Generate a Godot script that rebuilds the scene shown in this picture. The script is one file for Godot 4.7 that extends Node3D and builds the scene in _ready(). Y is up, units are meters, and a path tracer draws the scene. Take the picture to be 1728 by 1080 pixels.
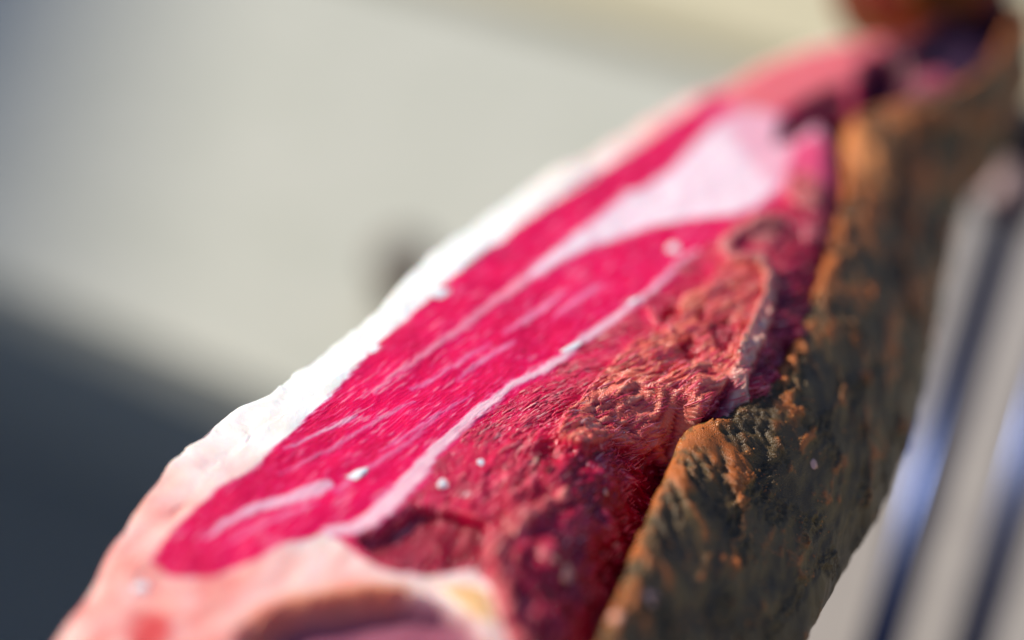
extends Node3D

# Cured ham on its stand, cut face up, metres, y up. The cut face lies in the plane y = 0;
# u runs along the ham from the thick end to the shank, v runs across it (both in millimetres in the tables).
const ORIGIN := Vector3(-0.10809, 0.0, 0.14427)
const AXIS_U := Vector3(0.5994, 0.0, -0.80045)
const AXIS_V := Vector3(0.80045, 0.0, 0.5994)
const TABLE_Y := -0.33

# name, class, r, g, b (sRGB), softness mm, height mm, outline u v u v ...
const FEATURES = [
	["lean", 1, 218, 2, 76, 1.3, 0.0, [-3, -9, 11.3, -13.4, 25.4, -15.9, 38.1, -17, 49.6, -13.9, 64.7, -16.6, 86.8, -19.5, 107, -23, 125.2, -27.2, 139.7, -30.7, 158.8, -32.1, 184.8, -35.6, 205.3, -37.1, 229.6, -38.1, 254.9, -39.2, 286, -37.8, 320.6, -37.8, 353.1, -38.4, 374.5, -37.1, 390.1, -34.8, 397.1, -20.8, 404.7, -1.3, 435.3, 1.8, 452.6, 25, 325.9, 94.3, 208.3, 139.7, 84.1, 161.5, 33.3, 183.3, 7.2, 148.4, 28.4, 119.7, 41.9, 100.4, 49.9, 91.6, 59.2, 79, 50, 72.8, 44, 67.8, 38.5, 57.5, 38.4, 45.2, 41.6, 32.4, 40.6, 26.9, 28.8, 20.5, 14.9, 17.4, 1.7, 11.4, -4.5, 1.6]],
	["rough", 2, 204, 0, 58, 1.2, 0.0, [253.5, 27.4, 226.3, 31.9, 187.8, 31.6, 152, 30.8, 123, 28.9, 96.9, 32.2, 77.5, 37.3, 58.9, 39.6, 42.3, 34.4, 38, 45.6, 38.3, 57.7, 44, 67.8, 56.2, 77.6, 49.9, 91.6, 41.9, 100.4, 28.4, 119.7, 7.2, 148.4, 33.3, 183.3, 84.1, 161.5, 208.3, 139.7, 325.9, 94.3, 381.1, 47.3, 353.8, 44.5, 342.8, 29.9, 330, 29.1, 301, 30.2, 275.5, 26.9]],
	["island", 3, 250, 246, 248, 2.4, 0.3, [188.6, -12.9, 206.5, -15.1, 232.5, -17, 257.9, -17.9, 285.5, -19.7, 291.2, -16.3, 301.8, -16.7, 313.2, -16.4, 323.8, -19, 352.6, -22.9, 370, -22, 376.8, -11.2, 376, 1.1, 360.2, 10.7, 377.5, 12, 381.2, 25.8, 364, 37.2, 366.2, 27.4, 352.9, 26.7, 341.4, 27.9, 323.8, 27.3, 308.4, 28.3, 295.9, 25, 285.4, 14.9, 268.3, 3.6, 247.3, -4.7, 226, -9.4, 202.4, -10.6]],
	["tail", 3, 238, 140, 160, 1.5, 0.2, [209.9, -16.4, 186.3, -15.3, 167.1, -14.3, 148.7, -13.7, 137.7, -13.1, 124.2, -13.1, 112.1, -11.2, 111.5, -9.7, 123.2, -11, 136, -10.2, 146.8, -10.4, 164.8, -10.4, 183.5, -10.6, 205.9, -10.1]],
	["seam", 3, 244, 206, 214, 1.2, 0.3, [266.5, 26.7, 254.4, 26, 229.9, 28.5, 211.4, 27.5, 193, 26.8, 173.5, 27.4, 157.9, 25.6, 146.1, 23.4, 128.5, 23.3, 113.2, 24.4, 100.3, 24.8, 88.4, 27.2, 76.7, 28.7, 65.7, 29.7, 57.3, 31.2, 49.9, 29.9, 42.3, 25.3, 40, 27.6, 45.3, 35, 53, 38.9, 62.4, 38.5, 73.9, 36.6, 86.2, 34.3, 98.1, 30.7, 110.9, 29.3, 126.2, 27.8, 143.5, 27.6, 155.3, 29.2, 171.1, 31.1, 190.4, 30.8, 208.6, 31.6, 227.7, 32, 252.7, 28.8, 265.2, 28.5]],
	["streak", 3, 238, 190, 205, 1.3, 0.1, [15.2, -2.1, 24.5, -1, 35.5, 2.2, 48, 9.7, 56.1, 13.6, 62.6, 12.6, 64.3, 10, 61, 6.8, 52.5, 4.1, 38.5, -2, 26.2, -4.2, 15.7, -3.2]],
	["streak", 3, 235, 120, 155, 1.3, 0.1, [16.9, 5.5, 28.1, 8.6, 41, 12.8, 51.5, 16.5, 52.5, 15.2, 42.8, 10.3, 29.6, 6.3, 17.5, 4.4]],
	["streak", 3, 235, 170, 190, 1.3, 0.1, [66.9, -12.9, 82.4, -9.8, 93.8, -5.9, 98.4, -5.9, 99.1, -7, 95.6, -8.4, 83.7, -11.8, 67.4, -13.7]],
	["streak", 3, 232, 120, 155, 1.3, 0.1, [55.4, -5.4, 77.7, -0.4, 101.1, 1.5, 117.5, 4.1, 118.1, 3.3, 102.4, -0.5, 78.9, -2.3, 55.9, -6.3]],
	["streak", 3, 232, 110, 150, 1.3, 0.1, [58.7, 15.6, 75.8, 17.3, 96.4, 18.9, 115.4, 16.6, 115.9, 15.5, 97.5, 16.7, 77, 15.1, 59.1, 14.8]],
	["streak", 3, 235, 120, 160, 1.3, 0.1, [86.5, 13.3, 100.6, 15.3, 119.2, 16.4, 134.5, 17.6, 135.1, 16.7, 120.3, 14.7, 101.5, 13.6, 87, 12.5]],
	["streak", 3, 236, 130, 165, 1.3, 0.1, [170.1, 4.1, 184.2, 5.2, 198.5, 5.8, 210.2, 4.9, 210.8, 4, 200.9, 2.2, 186.5, 1.6, 170.6, 3.2]],
	["streak", 3, 236, 120, 160, 1.3, 0.1, [188.8, 12.2, 200.2, 12.9, 214.7, 13.5, 223.2, 12.4, 223.8, 11.4, 217.2, 9.9, 202.5, 9.3, 189.3, 11.3]],
	["streak", 3, 236, 120, 160, 1.3, 0.1, [136.7, 7.9, 150.3, 8.6, 163.2, 9.7, 170.5, 9.2, 171.1, 8.4, 164.9, 7.1, 151.9, 6, 137.1, 7]],
	["streak", 3, 236, 120, 160, 1.3, 0.1, [121.9, -2.2, 131.1, 1.6, 150.9, 2.5, 164.3, 3, 164.9, 2.1, 152.2, 0.5, 132.5, -0.4, 122.6, -3.1]],
	["salmon", 0, 228, 112, 120, 2.5, 0.5, [387, -34.3, 415, -34.9, 437.2, -26.8, 461, -12.9, 474.3, -5.1, 446.7, 7.4, 423.8, 5.5, 412.6, 0, 391.4, -5.3, 376, -7.8, 370.6, -19.4, 369.9, -25]],
	["wash", 3, 238, 172, 190, 9.0, 0.0, [358.5, -22.2, 376.8, -20.3, 380.6, -1.7, 380.5, 24.8, 356.7, 40.1, 344.3, 31.8, 324.4, 29.7, 328.4, 18.8, 341, 2.2]],
	["dark", 2, 92, 0, 34, 1.6, -2.5, [356.9, 6.3, 376.7, -2.3, 399.2, -4, 412.8, -1.6, 422.9, 2.4, 372.2, 35.3, 377.4, 25.1, 382.8, 10.3, 366.9, 11]],
	["pink", 1, 232, 84, 124, 2.5, 0.5, [361.7, 12.7, 375.9, 18.7, 366.2, 35.9, 349.5, 47, 340.2, 42.7, 337.1, 30.5, 328.6, 27.2]],
	["pale", 4, 240, 118, 98, 1.4, 3.5, [144, 51, 161.7, 50, 180.8, 47, 192.1, 45.9, 205.9, 51, 228.5, 43.9, 245.9, 46, 257, 42.9, 268.4, 56, 255.8, 66.4, 227.9, 77.2, 202.5, 85.5, 184, 86, 170, 82.6, 161, 73.6, 148.8, 69.3, 128.4, 68.5, 127.7, 58.9]],
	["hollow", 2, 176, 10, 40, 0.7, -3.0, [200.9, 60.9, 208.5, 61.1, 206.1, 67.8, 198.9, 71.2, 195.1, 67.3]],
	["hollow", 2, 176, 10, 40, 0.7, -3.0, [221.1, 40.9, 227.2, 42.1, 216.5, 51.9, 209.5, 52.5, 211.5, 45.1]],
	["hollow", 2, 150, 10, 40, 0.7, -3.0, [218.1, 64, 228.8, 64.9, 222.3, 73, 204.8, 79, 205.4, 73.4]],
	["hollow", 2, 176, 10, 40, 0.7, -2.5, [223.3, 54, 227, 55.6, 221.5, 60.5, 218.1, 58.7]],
	["membrane", 4, 228, 164, 146, 0.8, 4.5, [303, 45.4, 295, 36.3, 283, 31.9, 267.8, 35.4, 258.7, 47.4, 262, 56.3, 259.4, 62.2, 244.2, 70, 223, 77.7, 203.6, 83.8, 187.3, 88.9, 174.6, 92, 173.1, 95.6, 185.7, 95.9, 203.2, 89.6, 222.8, 83, 245, 74.6, 263.7, 64.6, 269.9, 53.4, 265.8, 45.2, 270.3, 38.8, 279.2, 36.8, 290.1, 40.2, 300, 47.5]],
	["membrane", 4, 196, 30, 60, 0.7, 2.0, [218.9, 35.1, 210.9, 42.5, 205.6, 50, 203.9, 55.9, 205.2, 55.8, 209.4, 49.8, 213.7, 43, 219.9, 35.4]],
	["lump", 4, 226, 130, 122, 1.3, 2.0, [334.2, 26.6, 342.8, 29.9, 338, 39.8, 320.7, 48.7, 318.4, 41.7, 321.7, 34.2]],
	["lump", 4, 212, 120, 118, 1.3, 2.0, [294.3, 33, 303.2, 37.1, 296.2, 47, 283.7, 49.2, 281.4, 42.4]],
	["lump", 4, 206, 110, 118, 1.3, 2.0, [306.3, 49, 317.3, 52.1, 308.7, 59.9, 295.9, 58]],
	["lump", 4, 220, 100, 100, 1.2, 2.2, [60.9, 83.5, 73.4, 80, 82.2, 79.6, 95, 79.2, 106.9, 79.8, 109.2, 76.3, 98.3, 73.8, 86.1, 72.2, 75.2, 72, 60.8, 79.2]],
	["lump", 4, 222, 70, 84, 1.2, 1.8, [56.4, 82.5, 45.7, 93.7, 36.2, 105.8, 28.6, 118.9, 34.8, 120.1, 43, 107.8, 52, 96.6, 61.7, 85.3]],
	["purple", 0, 156, 88, 108, 6.0, -10.0, [-25.5, 47.8, -10.3, 40.2, 1.7, 41.9, 15.7, 51.9, 27.5, 61.7, 33.1, 71.7, 37, 79.4, 35.2, 91.5, 31.8, 101.1, 20.7, 114.1, -19.6, 91.3]],  # purple is shade on the recessed meat, put into the colour
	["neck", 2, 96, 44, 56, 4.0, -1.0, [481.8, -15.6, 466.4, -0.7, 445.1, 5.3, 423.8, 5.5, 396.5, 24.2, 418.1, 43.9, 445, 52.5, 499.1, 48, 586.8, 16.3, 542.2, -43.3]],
	["sunken", 2, 150, 0, 48, 2.0, -5.0, [44.4, 37.7, 55.9, 40.9, 70.5, 41.6, 75.1, 53.2, 77.1, 66.5, 62.4, 78.2, 51.4, 71.7, 42.9, 61.4, 40.3, 48.7]],  # dip in the lean, its shadow painted in as darker red
	["hollow", 2, 84, 12, 52, 3.0, -14.0, [441.1, -0, 459.5, 0.1, 459.2, 9.5, 433.7, 28.1, 412.7, 36.8, 402.6, 32.3, 412.3, 18]],  # deep hollow, with its shade also painted as dark purple
	["mauve", 1, 176, 84, 100, 3.0, 2.0, [447.7, 23.3, 458.4, 30.8, 453.5, 45.2, 433.9, 46.9, 426.8, 39.2]],
	["painted_shade", 2, 66, 44, 66, 3.0, -8.0, [454.6, 18, 484.1, 7.9, 515.9, 9.1, 532.5, 31.2, 488.9, 44.3, 465.3, 41.9, 463.6, 28]],  # shade of the concave neck painted as a navy tone
	["blotch", 0, 206, 70, 72, 6.0, 0.0, [-33.1, 9.8, -23, 6.5, -19.1, 11.7, -24.7, 20.9, -35.1, 25.8, -39.5, 19.9]],
	["warm", 0, 232, 140, 104, 6.0, 1.5, [-15.7, 40.1, -2.8, 35.9, 11.7, 40.6, 26.4, 52.8, 36.6, 66.4, 33.1, 69.2, 20.7, 57.5, 6.1, 45.4, -4.9, 42.7, -15, 45.6]],
	["yellow", 0, 234, 186, 130, 4.0, 1.0, [41.1, 75, 47.9, 81.6, 48.4, 89.6, 38.3, 100.3, 36.3, 92.9, 39.4, 83.5]],
]
const LEFT_EDGE = [-160, 30, -100, 6, -49, -9.8, -21.5, -19.3, 17.1, -33, 41.3, -39.6, 59, -42.1, 75.8, -43.5, 83.7, -42.2, 95.7, -41.5, 110.8, -43.4, 127.7, -43.6, 151, -45.9, 176.8, -49.7, 202.1, -52.2, 226.5, -53.4, 251.8, -54.7, 276.9, -55.2, 307.5, -52.8, 341.1, -51.6, 373.4, -48.5, 400, -43.9, 422.8, -39.5, 445.7, -31.6, 469.2, -17.3, 490, -6, 530, -4, 600, -10]
const RIGHT_EDGE = [-160, 150, 0, 140, 54.3, 128.1, 82.8, 117.5, 113.2, 106.1, 142.8, 95.9, 169.1, 87.1, 185, 93.1, 209.8, 95.1, 243.2, 87.4, 280.4, 74.3, 314.8, 60.7, 351.1, 45.6, 382, 27.7, 403.2, 20.7, 429.1, 32.5, 454, 42.4, 482.5, 42.2, 514.4, 34.8, 550, 25, 600, 0]
const FLANK = [-160, 165, 50, 162, 145.4, 150.3, 187.7, 142, 225.9, 134.9, 272.2, 121.7, 312.2, 107.6, 349, 91.6, 398.6, 71.9, 439.3, 59, 482.8, 45.2, 546, 34, 600, 20]
# u, v (mm), length, width (mm), turn, 0 white speck 1 fat bead
const BEADS = [[71.5, 14.8, 7.2, 4.4, 0.2, 0], [134.5, -28.8, 5.6, 3.0, 0.1, 0], [179.3, -32.5, 8.5, 4.0, 0.3, 0], [85.7, 42.2, 4.0, 3.2, 0.0, 0], [102.9, 44.8, 3.2, 2.8, 0.0, 0], [85.8, 51.1, 3.6, 3.2, 0.0, 0], [-13.8, -3.4, 3.4, 4.2, -0.6, 0], [259.6, 20.0, 5.5, 4.1, 0.0, 0], [218.1, 28.7, 5.7, 3.1, 0.2, 0], [178.9, 28.6, 6.9, 2.2, 0.3, 0], [113.0, 58.3, 5.3, 3.6, 0.0, 1], [111.7, 66.8, 4.0, 3.2, 0.0, 1], [79.1, 99.4, 5.0, 4.2, 0.0, 1], [78.5, 93.4, 4.2, 3.5, 0.0, 1], [124.3, 81.9, 2.4, 2.0, 0.0, 1], [51.5, 66.7, 4.2, 2.3, 0.0, 1], [87.1, 126.0, 5.6, 5.2, 0.0, 1], [66.7, 126.1, 3.7, 3.3, 0.0, 1], [198.7, 121.2, 3.3, 3.3, 0.0, 1]]

const PART_NAMES = ["fat_layer", "lean_meat", "torn_meat", "fat_seam", "pale_muscle", "cured_crust", "skin", "shank_rind"]

var noise := {}


func _ready() -> void:
	var cam := Camera3D.new()
	cam.name = "camera"
	cam.fov = 15.134
	cam.near = 0.05
	cam.far = 60.0
	var lens := CameraAttributesPhysical.new()
	lens.frustum_focal_length = 90.33
	lens.frustum_focus_distance = 0.852
	lens.exposure_aperture = 1.5
	lens.frustum_near = 0.05
	lens.frustum_far = 60.0
	cam.attributes = lens
	add_child(cam)
	cam.look_at_from_position(Vector3(0.0, 0.9 * sin(deg_to_rad(33.0)), 0.9 * cos(deg_to_rad(33.0))), Vector3.ZERO)
	cam.current = true

	var env := Environment.new()
	env.background_mode = Environment.BG_SKY
	var sky_look := ProceduralSkyMaterial.new()
	sky_look.sky_top_color = Color(0.34, 0.45, 0.66)
	sky_look.sky_horizon_color = Color(0.80, 0.82, 0.84)
	sky_look.sky_curve = 0.15
	sky_look.ground_bottom_color = Color(0.22, 0.21, 0.20)
	sky_look.ground_horizon_color = Color(0.5, 0.5, 0.5)
	var sky := Sky.new()
	sky.sky_material = sky_look
	env.sky = sky
	env.background_energy_multiplier = 0.7
	env.tonemap_mode = Environment.TONE_MAPPER_LINEAR
	env.tonemap_exposure = 1.28
	env.sdfgi_enabled = true
	env.ssao_enabled = true
	env.ssil_enabled = true
	var we := WorldEnvironment.new()
	we.name = "environment"
	we.environment = env
	add_child(we)

	var sun := DirectionalLight3D.new()
	sun.name = "sun"
	sun.light_energy = 1.4
	sun.light_color = Color(1.0, 0.965, 0.91)
	sun.light_angular_distance = 1.4
	sun.shadow_enabled = true
	add_child(sun)
	var towards := Vector3(-0.72, 0.62, -0.30).normalized()
	sun.look_at_from_position(towards * 5.0, Vector3.ZERO)

	for row in [["low", 9, 1.0, 2], ["mid", 23, 1.0, 3], ["fine", 31, 1.0, 3], ["fibre", 47, 1.0, 2], ["fleck", 53, 1.0, 1]]:
		var n := FastNoiseLite.new()
		n.seed = row[1]
		n.noise_type = FastNoiseLite.TYPE_SIMPLEX_SMOOTH
		n.frequency = row[2]
		n.fractal_octaves = row[3]
		noise[row[0]] = n
	build_ground()
	build_table()
	build_ham()
	build_stand()
	build_small_things()


# ---------------------------------------------------------------- helpers
func tag(o: Node, label: String, category: String, group := "") -> void:
	o.set_meta("label", label)
	o.set_meta("category", category)
	if group:
		o.set_meta("group", group)


func put(called: String, mesh: Mesh, m: Material, parent: Node, at := Transform3D.IDENTITY) -> MeshInstance3D:
	var o := MeshInstance3D.new()
	o.name = called
	o.mesh = mesh
	o.material_override = m
	o.transform = at
	o.cast_shadow = GeometryInstance3D.SHADOW_CASTING_SETTING_ON
	parent.add_child(o, true)
	return o


func noise_texture(seed_: int, freq: float, octaves: int, ramp: Array, size := 512) -> NoiseTexture2D:
	var t := NoiseTexture2D.new()
	t.width = size
	t.height = size
	t.seamless = true
	var n := FastNoiseLite.new()
	n.seed = seed_
	n.frequency = freq
	n.fractal_octaves = octaves
	t.noise = n
	if ramp.size():
		var g := Gradient.new()
		g.offsets = PackedFloat32Array([0.0, 1.0])
		g.colors = PackedColorArray([ramp[0], ramp[1]])
		t.color_ramp = g
	return t


func look(color: Color, rough: float, metal := 0.0) -> StandardMaterial3D:
	var m := StandardMaterial3D.new()
	m.albedo_color = color
	m.roughness = rough
	m.metallic = metal
	return m


func grained(a: Color, b: Color, rough: float, seed_: int, freq: float, tiles: float, bump := 0.0) -> StandardMaterial3D:
	var m := look(Color.WHITE, rough)
	m.albedo_texture = noise_texture(seed_, freq, 4, [a, b])
	m.uv1_triplanar = true
	m.uv1_world_triplanar = true
	m.uv1_scale = Vector3.ONE * tiles
	if bump > 0.0:
		m.heightmap_enabled = true
		m.heightmap_texture = noise_texture(seed_ + 7, freq * 2.0, 4, [])
		m.heightmap_scale = bump
	return m


func lathe(profile: Array, sides := 28) -> ArrayMesh:
	var st := SurfaceTool.new()
	st.begin(Mesh.PRIMITIVE_TRIANGLES)
	for k in sides:
		var a0 := TAU * k / sides
		var a1 := TAU * (k + 1) / sides
		for i in profile.size() - 1:
			var p: Vector2 = profile[i]
			var q: Vector2 = profile[i + 1]
			var c := [Vector3(p.x * cos(a0), p.y, p.x * sin(a0)), Vector3(p.x * cos(a1), p.y, p.x * sin(a1)), Vector3(q.x * cos(a1), q.y, q.x * sin(a1)), Vector3(q.x * cos(a0), q.y, q.x * sin(a0))]
			for j in [0, 1, 2, 0, 2, 3]:
				st.set_smooth_group(0)
				st.add_vertex(c[j])
	st.generate_normals()
	st.index()
	return st.commit()


func along(a: Vector3, b: Vector3) -> Transform3D:
	var y := (b - a).normalized()
	var x := y.cross(Vector3(0.3, 0.1, 1.0)).normalized()
	return Transform3D(Basis(x, y, x.cross(y)), a)


func rod_mesh(length: float, r: float) -> ArrayMesh:
	return lathe([Vector2(0.0, 0.0), Vector2(r * 0.85, 0.0), Vector2(r, r * 0.15), Vector2(r, length - r * 0.15), Vector2(r * 0.85, length), Vector2(0.0, length)])


func slab(size: Vector3, c: float) -> ArrayMesh:
	# a box with chamfered edges: three nested outlines lofted
	var st := SurfaceTool.new()
	st.begin(Mesh.PRIMITIVE_TRIANGLES)
	var h := size / 2.0
	var rings := []
	for lv in [[-h.y, c], [-h.y + c, 0.0], [h.y - c, 0.0], [h.y, c]]:
		var x: float = h.x - lv[1]
		var z: float = h.z - lv[1]
		rings.append([Vector3(-x, lv[0], -z), Vector3(x, lv[0], -z), Vector3(x, lv[0], z), Vector3(-x, lv[0], z)])
	st.set_smooth_group(-1)
	for i in 3:
		for k in 4:
			var a: Vector3 = rings[i][k]
			var b: Vector3 = rings[i][(k + 1) % 4]
			var d: Vector3 = rings[i + 1][k]
			var e: Vector3 = rings[i + 1][(k + 1) % 4]
			for v in [a, b, e, a, e, d]:
				st.add_vertex(v)
	var t: Array = rings[3]
	var o: Array = rings[0]
	for v in [t[0], t[1], t[2], t[0], t[2], t[3], o[0], o[2], o[1], o[0], o[3], o[2]]:
		st.add_vertex(v)
	st.generate_normals()
	return st.commit()


func world(u: float, v: float, y: float) -> Vector3:
	return ORIGIN + AXIS_U * u + AXIS_V * v + Vector3(0.0, y, 0.0)


func look_up(table: Array, u_mm: float) -> float:
	var n := table.size()
	if u_mm <= table[0]:
		return table[1]
	var i := 0
	while i < n - 2 and table[i + 2] < u_mm:
		i += 2
	if i >= n - 2:
		return table[n - 1]
	var t: float = (u_mm - table[i]) / (table[i + 2] - table[i])
	var p0: float = table[maxi(i - 1, 1)]
	var p3: float = table[mini(i + 5, n - 1)]
	return cubic_interpolate(table[i + 1], table[i + 3], p0, p3, t)


# ---------------------------------------------------------------- setting
func build_ground() -> void:
	var p := PlaneMesh.new()
	p.size = Vector2(12.0, 12.0)
	var m := grained(Color8(184, 184, 172), Color8(198, 196, 184), 0.8, 3, 0.02, 0.9)
	var o := put("floor", p, m, self, Transform3D(Basis.IDENTITY, Vector3(0.0, -1.08, 0.0)))
	o.set_meta("kind", "structure")
	# long paving slabs laid along the table, two tones, open joints
	var tones := [grained(Color8(184, 186, 176), Color8(200, 200, 188), 0.8, 6, 0.02, 0.9), grained(Color8(150, 154, 150), Color8(166, 168, 162), 0.8, 8, 0.02, 0.9)]
	var turned := Basis(Vector3(0.832, 0.0, 0.555), Vector3.UP, Vector3(-0.555, 0.0, 0.832))
	for i in 6:
		put("paving_slab", slab(Vector3(6.0, 0.012, 0.394), 0.003), tones[i % 2], o, Transform3D(turned, Vector3(0.555, 0.0, -0.832) * (0.28 + i * 0.4) + Vector3(0.0, 0.0102, 0.0)))
	# unseen wall added far left, only to shade the end of the table
	var plaster := grained(Color8(186, 178, 164), Color8(200, 192, 178), 0.9, 5, 0.02, 0.5)
	var w := put("added_shade_wall", slab(Vector3(0.4, 5.645, 22.0), 0.01), plaster, self, Transform3D(Basis.IDENTITY, Vector3(-6.2, -1.08 + 5.645 / 2.0, -3.0)))
	w.set_meta("kind", "structure")


func build_table() -> void:
	# the boards run along (0.832, 0, 0.555); n is the distance across them
	var run := Vector3(0.832, 0.0, 0.555)
	var across := Vector3(0.555, 0.0, -0.832)
	var pale := grained(Color8(184, 186, 170), Color8(198, 198, 184), 0.55, 11, 0.012, 2.0)
	var beige := grained(Color8(196, 188, 154), Color8(210, 202, 170), 0.6, 13, 0.012, 2.0)
	var legs := grained(Color8(110, 108, 102), Color8(130, 126, 118), 0.5, 17, 0.02, 3.0)
	for d in [["serving_table", 0.283, 0.79, pale, "pale grey tabletop that carries the ham stand", TABLE_Y], ["side_table", 0.835, 1.6, beige, "beige tabletop beyond the narrow gap behind pale grey table", TABLE_Y]]:
		var t := Node3D.new()
		t.name = d[0]
		add_child(t)
		tag(t, d[4], "table")
		var w: float = d[2] - d[1]
		var mid: Vector3 = across * (d[1] + d[2]) / 2.0 + Vector3(0.0, TABLE_Y - 0.02, 0.0)
		t.transform = Transform3D(Basis(run, Vector3.UP, -across), mid - Vector3(0, -TABLE_Y + 1.08 - 0.02 - 0.66, 0) * 0.0)
		put("tabletop", slab(Vector3(5.0, 0.04, w), 0.004), d[3], t)
		for sx in [-1.0, 1.0]:
			for sz in [-1.0, 1.0]:
				put("leg", slab(Vector3(0.05, 0.71, 0.05), 0.003), legs, t, Transform3D(Basis.IDENTITY, Vector3(sx * 2.4, -0.375, sz * (w / 2.0 - 0.06))))


# ---------------------------------------------------------------- ham
func crossings(points: Array, u: float) -> Array:
	var out := []
	var n := points.size() / 2
	for i in n:
		var j := (i + 1) % n
		var a: float = points[i * 2]
		var b: float = points[j * 2]
		if (a <= u) != (b <= u):
			out.append(lerpf(points[i * 2 + 1], points[j * 2 + 1], (u - a) / (b - a)))
	out.sort()
	return out


func spline(keys: Array, counts: Array) -> PackedVector2Array:
	var out := PackedVector2Array()
	for i in keys.size() - 1:
		var a: Vector2 = keys[maxi(i - 1, 0)]
		var b: Vector2 = keys[i]
		var c: Vector2 = keys[i + 1]
		var d: Vector2 = keys[mini(i + 2, keys.size() - 1)]
		var n: int = counts[i]
		for k in n:
			var t := float(k) / n
			if n > 100:
				out.append(b.lerp(c, t))
			else:
				out.append(b.cubic_interpolate(c, a, d, t))
	out.append(keys[-1])
	return out


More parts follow.
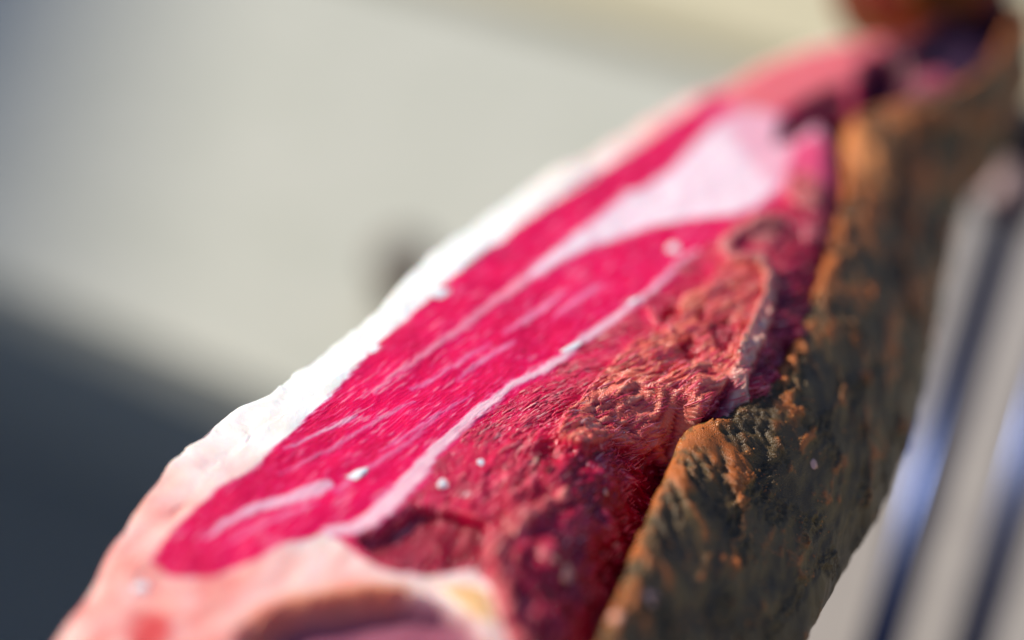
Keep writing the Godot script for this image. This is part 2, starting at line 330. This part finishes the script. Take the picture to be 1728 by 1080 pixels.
func build_ham() -> void:
	var us := PackedFloat32Array()
	var u := -0.155
	while u < 0.601:
		us.append(u)
		u += 0.0006 if u > 0.02 and u < 0.27 else (0.0011 if u > -0.06 and u < 0.42 else 0.0025)
	var counts := [10, 10, 12, 20, 360, 80, 12, 24, 70, 30, 14, 10]
	var cols := 1
	for c in counts:
		cols += c
	var face_from: int = counts[0] + counts[1] + counts[2] + counts[3]
	var groove_from: int = face_from + counts[4]
	var rim_at: int = groove_from + counts[5] + counts[6]
	var under_from: int = rim_at + counts[7] + counts[8] + counts[9]
	var rows := us.size()
	var pos := PackedVector3Array()
	pos.resize(rows * cols)
	var col := PackedColorArray()
	col.resize(rows * cols)
	var cls := PackedByteArray()
	cls.resize(rows * cols)
	var low: FastNoiseLite = noise.low
	var mid: FastNoiseLite = noise.mid
	var fine: FastNoiseLite = noise.fine
	var fibre: FastNoiseLite = noise.fibre
	var fleck: FastNoiseLite = noise.fleck
	var nf := FEATURES.size()
	var fcol := []
	for f in FEATURES:
		fcol.append(Color8(f[2], f[3], f[4]))
	var fat := Color8(247, 249, 246)
	var fat_pink := Color8(238, 140, 132)
	var red_bright := Color8(234, 2, 84)
	var marble := Color8(236, 128, 150)
	var crimson := Color8(126, 0, 42)
	var torn_pale := Color8(248, 138, 136)
	var torn_white := Color8(240, 176, 176)
	var crust_dark := Color8(84, 66, 40)
	var crust_olive := Color8(116, 92, 52)
	var crust_orange := Color8(196, 104, 42)
	var rind := Color8(186, 106, 44)
	var lean_over := 0.0
	for r in rows:
		u = us[r]
		var um := u * 1000.0
		if r > 0:
			lean_over += lerpf(-0.22, 0.34, smoothstep(60.0, 190.0, um)) * (us[r] - us[r - 1]) * 1000.0
		var vl := look_up(LEFT_EDGE, um) / 1000.0
		var vr := look_up(RIGHT_EDGE, um) / 1000.0
		var vs := maxf(look_up(FLANK, um) / 1000.0, vr + 0.012)
		var deep := lerpf(1.0, 0.55, smoothstep(0.40, 0.60, u))
		var face_l := vl + 0.011
		var dip := lerpf(0.036, 0.013, smoothstep(0.155, 0.185, u)) + 0.005 * low.get_noise_1d(um * 0.06)
		var face_r := maxf(vr - dip, face_l + 0.006)
		var rimv := maxf(vr, face_r + 0.006)
		vs = maxf(vs, rimv + 0.012)
		var vc := (vl + vs) / 2.0
		var drop := -0.014 * smoothstep(0.05, -0.06, u)
		var g := 1.0 - 0.8 * smoothstep(0.36, 0.44, u)
		var gap := minf(0.005, (rimv - face_r) * 0.3)
		var keys := [
			Vector2(vc - 0.01, -0.135 * deep), Vector2(vl + 0.022, -0.085 * deep), Vector2(vl + 0.0, -0.038 * deep), Vector2(vl + 0.0012, -0.008 + drop),
			Vector2(face_l, 0.0 + drop * 0.3), Vector2(face_r, -0.001), Vector2(rimv - gap, -lerpf(0.034, 0.021, smoothstep(0.16, 0.20, u)) * g), Vector2(rimv, -0.005 * g - 0.001),
			Vector2(lerpf(rimv, vs, 0.42), -0.012 * g - 0.004), Vector2(vs - 0.002, -0.046 * deep), Vector2(vs - 0.004, -0.066 * deep), Vector2(vs - 0.04, -0.105 * deep), Vector2(vc - 0.01, -0.135 * deep)]
		var sec := spline(keys, counts)
		# the thick end closes in a dome
		var close := 1.0
		if u < -0.10:
			var t := (-0.10 - u) / 0.0551
			close = sqrt(maxf(0.0, 1.0 - t * t))
		elif u > 0.53:
			var t := minf(1.0, (u - 0.53) / 0.069)
			close = sqrt(maxf(0.0, 1.0 - t * t))
		var spans := []
		for f in nf:
			spans.append(crossings(FEATURES[f][7], um))
		for c in cols:
			var s: Vector2 = sec[c]
			var a: Vector2 = sec[maxi(c - 1, 0)]
			var b: Vector2 = sec[mini(c + 1, cols - 1)]
			var tangent := (b - a).normalized()
			var normal := Vector2(-tangent.y, tangent.x)
			var v := s.x
			var vm := v * 1000.0
			var k := Color.WHITE
			var kind := 0
			var h := 0.0
			var shank := smoothstep(0.50, 0.53, u)
			if c < face_from - counts[3] or c > under_from:
				kind = 6
				k = crust_olive.lerp(crust_orange, clampf(0.5 + mid.get_noise_3d(um * 0.05, vm * 0.05, s.y * 50.0), 0.0, 1.0))
				if c < face_from:
					k = Color8(214, 160, 120)
			elif c <= rim_at - counts[6] / 2:
				# fat rim and cut face
				var wob := 0.9 * mid.get_noise_2d(um * 0.12, vm * 0.12) + 0.35 * fine.get_noise_2d(um * 0.5, vm * 0.6) + 0.9 * fibre.get_noise_2d(um * 0.05 + 70.0, vm * 0.6)
				var pinkness := clampf(smoothstep(100.0, -20.0, um + 20.0 * low.get_noise_2d(um * 0.03, vm * 0.03)) + smoothstep(220.0, 400.0, um) * 0.7, 0.0, 1.0)
				k = fat.lerp(fat_pink, clampf(pinkness * (0.85 + 0.5 * mid.get_noise_2d(um * 0.04, vm * 0.06)), 0.0, 1.0))
				k = k.lerp(Color8(246, 230, 204), 0.35 * clampf(0.2 + mid.get_noise_2d(um * 0.05 + 50.0, vm * 0.09), 0.0, 1.0))
				h = 0.0007 * low.get_noise_2d(um * 0.03, vm * 0.05) + 0.00012 * mid.get_noise_2d(um * 0.25, vm * 0.25)
				if c < face_from + 14:
					var nick := mid.get_noise_2d(um * 0.035, vm * 0.05 + 40.0)
					h += 0.0012 * low.get_noise_2d(um * 0.03 + 3.0, 0.0) - 0.0005 * smoothstep(0.22, 0.30, nick) + 0.00008 * fine.get_noise_2d(um * 0.2, vm * 0.3)
				if c < face_from:
					k = k.lerp(Color8(236, 140, 112), 0.8 * smoothstep(face_from - 6.0, face_from - 18.0, c))
				var lean := 0.0
				var rough := 0.0
				for f in nf:
					var sp: Array = spans[f]
					if sp.size() < 2:
						continue
					var soft: float = FEATURES[f][5]
					var w := 0.0
					for i in sp.size() / 2:
						var inside := minf(vm + wob - sp[i * 2], sp[i * 2 + 1] - vm - wob)
						if inside > -soft:
							w = maxf(w, smoothstep(-soft, soft, inside))
					if w <= 0.0:
						continue
					var tone: Color = fcol[f]
					match f:
						0:
							lean = w
							var m := fibre.get_noise_2d(um * 0.055, vm * 0.36 + um * 0.02)
							var m2 := fibre.get_noise_2d(um * 0.11 + 90.0, vm * 0.75)
							var m3 := low.get_noise_2d(um * 0.02 + 7.0, vm * 0.03)
							tone = tone.lerp(red_bright, clampf(0.5 + m3, 0.0, 1.0))
							tone = tone.lerp(marble, 0.8 * smoothstep(0.25, 0.7, m + 0.35 * m2 + 0.3 * m3))
							tone = tone.lerp(marble, 0.35 * smoothstep(0.2, 0.6, m2))
							var m4 := fine.get_noise_2d(um * 0.13 + 12.0, vm * 0.95 + um * 0.05)
							tone = tone.lerp(marble, 0.38 * smoothstep(0.2, 0.65, m4 + 0.4 * m))
							tone = tone.lerp(crimson, 0.25 * smoothstep(0.1, 0.6, -m4 - 0.4 * m3))
							h += w * (0.00005 * m4 + 0.00010 * m)
							var spot := fleck.get_noise_2d(um * 2.6, vm * 2.6)
							tone = tone.lerp(Color8(240, 170, 185), 0.35 * smoothstep(0.66, 0.88, spot))
							h += 0.00012 * m2 * w
						1:
							rough = w
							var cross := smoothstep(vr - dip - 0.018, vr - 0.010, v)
							var slant := vm - lean_over
							var away := smoothstep(2.0, 34.0, vm - sp[0] + 6.0 * low.get_noise_2d(um * 0.05, vm * 0.05))
							var f1 := 1.0 - 2.4 * absf(fibre.get_noise_2d(um * 0.028 + 30.0, slant * 0.30 + 2.0 * mid.get_noise_2d(um * 0.03, vm * 0.03)))
							var f2 := fine.get_noise_2d(um * 0.085, slant * 0.85)
							var lumps := mid.get_noise_2d(um * 0.045 + 11.0, slant * 0.085)
							var patch := low.get_noise_2d(um * 0.035 + 4.0, vm * 0.05)
							tone = tone.lerp(red_bright, 0.75 * (1.0 - away))
							tone = tone.lerp(crimson, clampf(0.02 - 0.5 * lumps - 0.5 * f2 + 0.6 * cross, 0.0, 1.0))  # darker dried meat towards the groove, partly painted shade
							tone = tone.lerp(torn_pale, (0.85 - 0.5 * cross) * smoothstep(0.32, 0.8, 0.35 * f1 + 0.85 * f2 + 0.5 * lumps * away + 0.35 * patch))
							tone = tone.lerp(torn_white, 0.8 * smoothstep(0.55, 0.85, fleck.get_noise_2d(um * 0.35, slant * 1.0) + 0.45 * f2 + 0.3 * patch))
							h += w * away * (0.0030 * lumps + 0.0007 * f1) + w * (0.00008 + 0.00055 * away) * f2
						_:
							h += w * FEATURES[f][6] * 0.001
							if FEATURES[f][0] == "membrane":
								tone = tone.lerp(Color8(240, 206, 190), 0.6 * clampf(0.3 + mid.get_noise_2d(um * 0.15, vm * 0.3), 0.0, 1.0))
								h += w * 0.0004 * mid.get_noise_2d(um * 0.15, vm * 0.15)
							elif FEATURES[f][1] == 4:
								var f1 := fibre.get_noise_2d(um * 0.05 + 5.0, (vm - lean_over) * 0.62)
								var f2 := fine.get_noise_2d(um * 0.12, (vm - lean_over) * 0.95)
								h += w * (0.0007 * f1 + 0.0004 * f2)
								tone = tone.lerp(Color8(252, 172, 144), 0.85 * smoothstep(0.12, 0.5, f1 * 0.7 + f2 * 0.6))
								tone = tone.lerp(Color8(160, 10, 40), 0.8 * smoothstep(0.08, 0.45, -f1 * 0.7 - f2 * 0.5))
							elif FEATURES[f][1] == 3:
								tone = tone.lerp(Color8(242, 170, 190), 0.35 * clampf(0.4 + fibre.get_noise_2d(um * 0.08, vm * 0.4), 0.0, 1.0))
								w *= 0.92
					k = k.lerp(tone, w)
					if w > 0.5:
						kind = FEATURES[f][1]
				if shank > 0.0:
					k = k.lerp(Color8(60, 22, 40), shank)
					if shank > 0.5:
						kind = 7
			else:
				# crust of the flank, from the rim downwards
				kind = 5
				var p := Vector3(um, vm, s.y * 1000.0)
				var t := float(c - rim_at) / (under_from - rim_at)
				var lane := um * 0.75 - t * 75.0
				var side := um * 0.6 + t * 85.0
				var n1 := mid.get_noise_2d(lane * 0.03, side * 0.042)
				var n2 := fine.get_noise_2d(lane * 0.11 + 20.0, side * 0.15)
				var n3 := fine.get_noise_3d(p.x * 0.5, p.y * 0.5, p.z * 0.5)
				var n4 := fibre.get_noise_2d(lane * 0.03 + 60.0, side * 0.08)
				var crumb := smoothstep(0.05, 0.45, 0.4 * exp(-pow((um - 168.0) / 26.0, 2.0) - pow((t - 0.22) / 0.2, 2.0)) + low.get_noise_2d(lane * 0.03 + 17.0, side * 0.03) + 0.25 * (1.0 - smoothstep(0.0, 0.5, t)))
				var orange := smoothstep(0.0, 0.5, n1 + 0.5 * n2 + 0.2 * n3 + 0.45 * (1.0 - smoothstep(0.0, 0.18, absf(t))) - 0.26 + 0.42 * smoothstep(0.18, 0.36, u) - 0.12 * smoothstep(0.3, 0.9, t) + 0.34 * exp(-pow((um - 168.0) / 24.0, 2.0) - pow((t - 0.22) / 0.16, 2.0)))
				k = crust_dark.lerp(crust_olive, clampf(0.5 + n4 * 0.8 + 0.5 * n1, 0.0, 1.0)).lerp(crust_orange, orange * 0.9)
				k = k.lerp(Color8(56, 46, 32), 0.6 * smoothstep(0.25, 0.65, -n1 + 0.5 * n4))
				k = k.lerp(Color8(204, 146, 96), 0.5 * smoothstep(0.3, 0.6, n3) * orange)
				var flap := smoothstep(0.9, 0.35, Vector2((um - 382.0) / 30.0, (t - 0.10) / 0.16).length() + 0.4 * n2)
				k = k.lerp(Color8(236, 150, 84), 0.85 * flap)
				h = 0.003 * flap + 0.0017 * n1 + (0.0001 + 0.0014 * crumb) * n2 + (0.00005 + 0.0008 * crumb) * n3 + 0.0009 * orange * (0.3 + 0.7 * crumb)
				h *= smoothstep(-0.06, 0.06, t)
				if shank > 0.5:
					kind = 7
					k = k.lerp(rind, 0.5)
			var q := s + normal * h
			if close < 1.0:
				q = Vector2(vc + (q.x - vc) * close, -0.06 + (q.y + 0.06) * close)
			pos[r * cols + c] = world(u, q.x, q.y)
			col[r * cols + c] = k
			cls[r * cols + c] = kind

	var nor := PackedVector3Array()
	nor.resize(rows * cols)
	for r in rows:
		var r0 := maxi(r - 1, 0) * cols
		var r1 := mini(r + 1, rows - 1) * cols
		for c in cols:
			var du := pos[r1 + c] - pos[r0 + c]
			var dv := pos[r * cols + mini(c + 1, cols - 1)] - pos[r * cols + maxi(c - 1, 0)]
			nor[r * cols + c] = dv.cross(du).normalized()

	var ham := Node3D.new()
	ham.name = "cured_ham"
	add_child(ham)
	tag(ham, "cured ham leg with magenta cut face, white fat rim and brown crusted flank", "ham")
	var mats := ham_materials()
	for part in PART_NAMES.size():
		var remap := PackedInt32Array()
		remap.resize(rows * cols)
		remap.fill(-1)
		var pv := PackedVector3Array()
		var pn := PackedVector3Array()
		var pc := PackedColorArray()
		var idx := PackedInt32Array()
		for r in rows - 1:
			for c in cols - 1:
				var i := r * cols + c
				if cls[i] != part:
					continue
				for j in [i, i + cols + 1, i + 1, i, i + cols, i + cols + 1]:
					if remap[j] < 0:
						remap[j] = pv.size()
						pv.append(pos[j])
						pn.append(nor[j])
						pc.append(col[j])
					idx.append(remap[j])
		if idx.is_empty():
			continue
		var arr := []
		arr.resize(Mesh.ARRAY_MAX)
		arr[Mesh.ARRAY_VERTEX] = pv
		arr[Mesh.ARRAY_NORMAL] = pn
		arr[Mesh.ARRAY_COLOR] = pc
		arr[Mesh.ARRAY_INDEX] = idx
		var am := ArrayMesh.new()
		am.add_surface_from_arrays(Mesh.PRIMITIVE_TRIANGLES, arr)
		put(PART_NAMES[part], am, mats[part], ham)
	add_shank(ham, mats[7])
	add_details(ham, us, cols, face_from, rim_at, under_from, pos, nor, cls)
	print("ham rows ", rows, " cols ", cols)


func add_shank(ham: Node3D, m: Material) -> void:
	var a := Vector3(0.1910, -0.0060, -0.2880)
	var b := Vector3(0.2450, 0.055, -0.4500)
	var basis := along(a, b)
	var length := (b - a).length()
	var sides := 90
	var rings := 70
	var pv := PackedVector3Array()
	var pc := PackedColorArray()
	var idx := PackedInt32Array()
	var n1: FastNoiseLite = noise.mid
	for i in rings + 1:
		var t := float(i) / rings
		var r := lerpf(0.043, 0.030, smoothstep(0.1, 1.0, t)) * sqrt(1.0 - pow(maxf(0.0, 1.0 - t * 5.0), 2.0)) * (1.0 if i < rings else 0.0)
		for k in sides + 1:
			var ang := TAU * (k % sides) / sides
			var d := Vector3(cos(ang), 0.0, sin(ang))
			var p := d * r + Vector3(0.0, (t - 0.12) * length, 0.0)
			var g := n1.get_noise_3d(p.x * 45.0, p.y * 30.0, p.z * 45.0)
			p += d * 0.005 * g * minf(1.0, r * 60.0)
			pv.append(basis * p)
			pc.append(Color8(104, 58, 24).lerp(Color8(196, 112, 38), clampf(0.5 + g * 1.2, 0.0, 1.0)).lerp(Color8(150, 50, 40), smoothstep(0.0, 0.4, n1.get_noise_3d(p.x * 30.0 + 8.0, p.y * 20.0, p.z * 30.0))))
	for i in rings:
		for k in sides:
			var q := i * (sides + 1) + k
			for j in [q, q + 1, q + sides + 2, q, q + sides + 2, q + sides + 1]:
				idx.append(j)
	var st := SurfaceTool.new()
	st.begin(Mesh.PRIMITIVE_TRIANGLES)
	for j in idx:
		st.set_smooth_group(0)
		st.set_color(pc[j])
		st.add_vertex(pv[j])
	st.generate_normals()
	put("shank", st.commit(), m, ham)


func blob(seed_: int, squash := 1.0) -> ArrayMesh:
	var s := SphereMesh.new()
	s.radius = 1.0
	s.height = 2.0
	s.radial_segments = 12
	s.rings = 7
	var arr := s.get_mesh_arrays()
	var v: PackedVector3Array = arr[Mesh.ARRAY_VERTEX]
	var n: FastNoiseLite = noise.low
	for i in v.size():
		v[i] *= 1.0 + 0.75 * n.get_noise_3d(v[i].x * 1.9 + seed_ * 5.0, v[i].y * 1.9, v[i].z * 1.9)
		v[i].y *= squash
	arr[Mesh.ARRAY_VERTEX] = v
	var am := ArrayMesh.new()
	am.add_surface_from_arrays(Mesh.PRIMITIVE_TRIANGLES, arr)
	var st := SurfaceTool.new()
	st.create_from(am, 0)
	st.generate_normals()
	return st.commit()


func add_details(ham: Node3D, us: PackedFloat32Array, cols: int, face_from: int, rim_at: int, under_from: int, pos: PackedVector3Array, nor: PackedVector3Array, cls: PackedByteArray) -> void:
	# pale crystals, one white stand-in for wet shine, and beads of fat: u, v (mm), length, width (mm), turn
	var pearl := look(Color8(252, 250, 250), 0.25)
	pearl.subsurf_scatter_enabled = true
	pearl.subsurf_scatter_strength = 0.2
	var bead := look(Color8(238, 176, 150), 0.22)
	var shapes := [blob(1, 0.13), blob(2, 0.15), blob(3, 0.12)]
	for d in BEADS:
		var r := us.bsearch(d[0] / 1000.0)
		var want: Vector3 = world(d[0] / 1000.0, d[1] / 1000.0, 0.0)
		var best := face_from
		var near := 1e9
		for c in range(face_from, under_from):
			var p := pos[r * cols + c]
			var e := Vector2(p.x - want.x, p.z - want.z).length()
			if e < near:
				near = e
				best = c
		var i := r * cols + best
		var y := nor[i]
		var x: Vector3 = (AXIS_U + AXIS_V * float(d[4])).slide(y).normalized()
		var at := Transform3D(Basis(x * d[2] * 0.0006, y * d[3] * 0.0006, x.cross(y) * d[3] * 0.0006), pos[i])
		put("white_speck" if d[5] == 0 else "fat_bead", shapes[int(d[0]) % 3], pearl if d[5] == 0 else bead, ham, at)
	# torn fibres lying on the rough meat, and crumbs on the crust
	var rng := RandomNumberGenerator.new()
	rng.seed = 5
	var st := SurfaceTool.new()
	st.begin(Mesh.PRIMITIVE_TRIANGLES)
	var cr := SurfaceTool.new()
	cr.begin(Mesh.PRIMITIVE_TRIANGLES)
	var made := 0
	var crumbs := 0
	var tries := 0
	while tries < 120000 and (made < 5200 or crumbs < 1500):
		tries += 1
		var r := rng.randi_range(2, us.size() - 30)
		var c := rng.randi_range(face_from, under_from)
		var i := r * cols + c
		if us[r] < -0.02 or us[r] > 0.36:
			continue
		var patch: float = noise.low.get_noise_2d(us[r] * 45.0, c * 0.02)
		if made < 5200 and (cls[i] == 2 or cls[i] == 4) and c < rim_at and rng.randf() < 0.35 + patch * 1.3 + (0.4 if cls[i] == 4 else 0.0):
			made += 1
			var n := nor[i]
			var dir := (AXIS_U + AXIS_V * (rng.randf_range(-0.1, 0.12) + lerpf(-0.22, 0.34, smoothstep(0.06, 0.19, us[r])))).slide(n).normalized()
			var side := dir.cross(n)
			var len := rng.randf_range(0.0015, 0.008)
			var wide := rng.randf_range(0.0001, 0.0003)
			var tone := Color8(220, 30, 70).lerp(Color8(250, 190, 180), rng.randf() * rng.randf() + 0.15)
			var steps := 4
			var prev := []
			for k in steps + 1:
				var t := float(k) / steps
				var w := wide * sin(PI * clampf(0.12 + t * 0.82, 0.0, 1.0))
				var bend := side * len * 0.05 * sin(t * 2.6 + made) + n * (0.0001 + 0.0003 * sin(PI * t))
				var p := pos[i] + dir * len * (t - 0.5) + bend
				var ring := [p - side * w, p + n * w * 0.9, p + side * w]
				if prev.size():
					for q in 2:
						for vtx in [prev[q], prev[q + 1], ring[q + 1], prev[q], ring[q + 1], ring[q]]:
							st.set_smooth_group(0)
							st.set_color(tone)
							st.add_vertex(vtx)
				prev = ring
		elif crumbs < 1500 and cls[i] == 5 and c < rim_at + 90 and rng.randf() < 0.15 + patch * 1.6:
			crumbs += 1
			var n := nor[i]
			var x := n.cross(Vector3(0.3, 0.2, 0.9)).normalized()
			var z := x.cross(n)
			var rad := rng.randf_range(0.0002, 0.0008) * rng.randf_range(0.5, 1.0)
			var tone := Color8(120, 70, 32).lerp(Color8(214, 138, 72), rng.randf())
			var ring := []
			var turn := rng.randf() * TAU
			for k in 6:
				var w := rad * rng.randf_range(0.7, 1.3)
				ring.append(pos[i] + (x * cos(turn + TAU * k / 6) + z * sin(turn + TAU * k / 6)) * w - n * rad * 0.2)
			var tip := pos[i] + n * rad * rng.randf_range(0.5, 1.1) + x * rad * 0.3
			for k in 6:
				for vtx in [ring[k], ring[(k + 1) % 6], tip]:
					cr.set_smooth_group(0)
					cr.set_color(tone)
					cr.add_vertex(vtx)
	for d in [[st, "torn_fibres", 0.35], [cr, "crust_crumbs", 0.4]]:
		var m := look(Color.WHITE, d[2])
		m.vertex_color_use_as_albedo = true
		m.vertex_color_is_srgb = true
		d[0].generate_normals()
		var o := put(d[1], d[0].commit(), m, ham)
		o.set_meta("kind", "stuff")
	print("fibres ", made, " crumbs ", crumbs)


func ham_materials() -> Array:
	var micro := noise_texture(71, 0.05, 4, [])
	var out := []
	#           fat   lean  torn  seam  pale  crust skin  shank
	var rough := [0.42, 0.34, 0.22, 0.36, 0.28, 0.36, 0.6, 0.45]
	var bump := [0.015, 0.016, 0.03, 0.015, 0.03, 0.05, 0.05, 0.06]
	var soft := [0.3, 0.1, 0.1, 0.2, 0.1, 0.0, 0.1, 0.0]
	for i in PART_NAMES.size():
		var m := look(Color.WHITE, rough[i])
		m.vertex_color_use_as_albedo = true
		m.metallic_specular = 0.5 if i == 2 or i == 4 or i == 5 else 0.36
		m.vertex_color_is_srgb = true
		m.uv1_triplanar = true
		m.uv1_scale = Vector3.ONE * 60.0
		m.heightmap_enabled = true
		m.heightmap_texture = micro
		m.heightmap_scale = bump[i]
		if soft[i] > 0.0:
			m.subsurf_scatter_enabled = true
			m.subsurf_scatter_strength = soft[i]
		out.append(m)
	return out


# ---------------------------------------------------------------- stand
func build_stand() -> void:
	var steel := look(Color8(52, 62, 92), 0.26, 1.0)
	var satin := look(Color8(128, 112, 114), 0.6, 1.0)
	var iron := look(Color8(40, 42, 46), 0.4, 0.8)
	var t := Node3D.new()
	t.name = "ham_stand"
	add_child(t)
	tag(t, "polished steel ham stand with round rods beside the brown flank", "stand")
	var feet := [Vector3(0.1271, TABLE_Y, -0.0032), Vector3(0.1900, TABLE_Y, -0.0632)]
	var ways := [Vector3(0.3265, 0.5538, -0.76595), Vector3(0.3378, 0.5472, -0.7658)]
	var run := Vector3(0.832, 0.0, 0.555)
	var across := Vector3(0.555, 0.0, -0.832)
	var board := grained(Color8(150, 144, 138), Color8(168, 162, 154), 0.6, 29, 0.015, 3.0)
	put("base_board", slab(Vector3(0.60, 0.0196, 0.80), 0.003), board, t, Transform3D(Basis(run, Vector3.UP, -across), run * 0.15 + across * 0.38 + Vector3(0.0, TABLE_Y + 0.0102, 0.0)))
	for i in 2:
		var top: Vector3 = feet[i] + ways[i] * 0.40
		var foot: Vector3 = feet[i] + ways[i] * 0.033
		put("rod", rod_mesh((top - foot).length(), 0.0095), steel, t, along(foot, top))
		put("collar", lathe([Vector2(0.0095, 0.0), Vector2(0.015, 0.002), Vector2(0.016, 0.004), Vector2(0.016, 0.022), Vector2(0.015, 0.024), Vector2(0.0095, 0.026)]), satin, t, along(top - ways[i] * 0.03, top))
	var head: Vector3 = feet[0] + ways[0] * 0.412
	put("crosshead", slab(Vector3(0.14, 0.03, 0.04), 0.003), iron, t, Transform3D(Basis.IDENTITY, head + Vector3(0.04, -0.004, -0.01)))
	var arm_to := Vector3(0.262, 0.05, -0.425)
	put("clamp_arm", rod_mesh((arm_to - head).length() - 0.02, 0.011), iron, t, along(head + Vector3(0.03, 0.01, -0.01), arm_to))
	# post and saddle that carry the thick end from below
	put("post", rod_mesh(0.165, 0.012), iron, t, Transform3D(Basis.IDENTITY, Vector3(0.045, TABLE_Y + 0.02, 0.01)))
	put("saddle", lathe([Vector2(0.0, 0.0), Vector2(0.02, 0.0), Vector2(0.04, 0.008), Vector2(0.042, 0.012), Vector2(0.0, 0.006)]), iron, t, Transform3D(Basis.IDENTITY, Vector3(0.045, -0.146, 0.01)))


func build_small_things() -> void:
	var dark := look(Color8(92, 74, 62), 0.5)
	var k := put("wooden_knob", lathe([Vector2(0.0, 0.0), Vector2(0.016, 0.0), Vector2(0.018, 0.004), Vector2(0.012, 0.012), Vector2(0.012, 0.02), Vector2(0.02, 0.03), Vector2(0.02, 0.042), Vector2(0.012, 0.05), Vector2(0.0, 0.052)]), dark, self, Transform3D(Basis.IDENTITY, Vector3(-0.066, TABLE_Y, -0.515)))
	tag(k, "small dark brown knob standing on pale table beyond the fat rim", "knob")
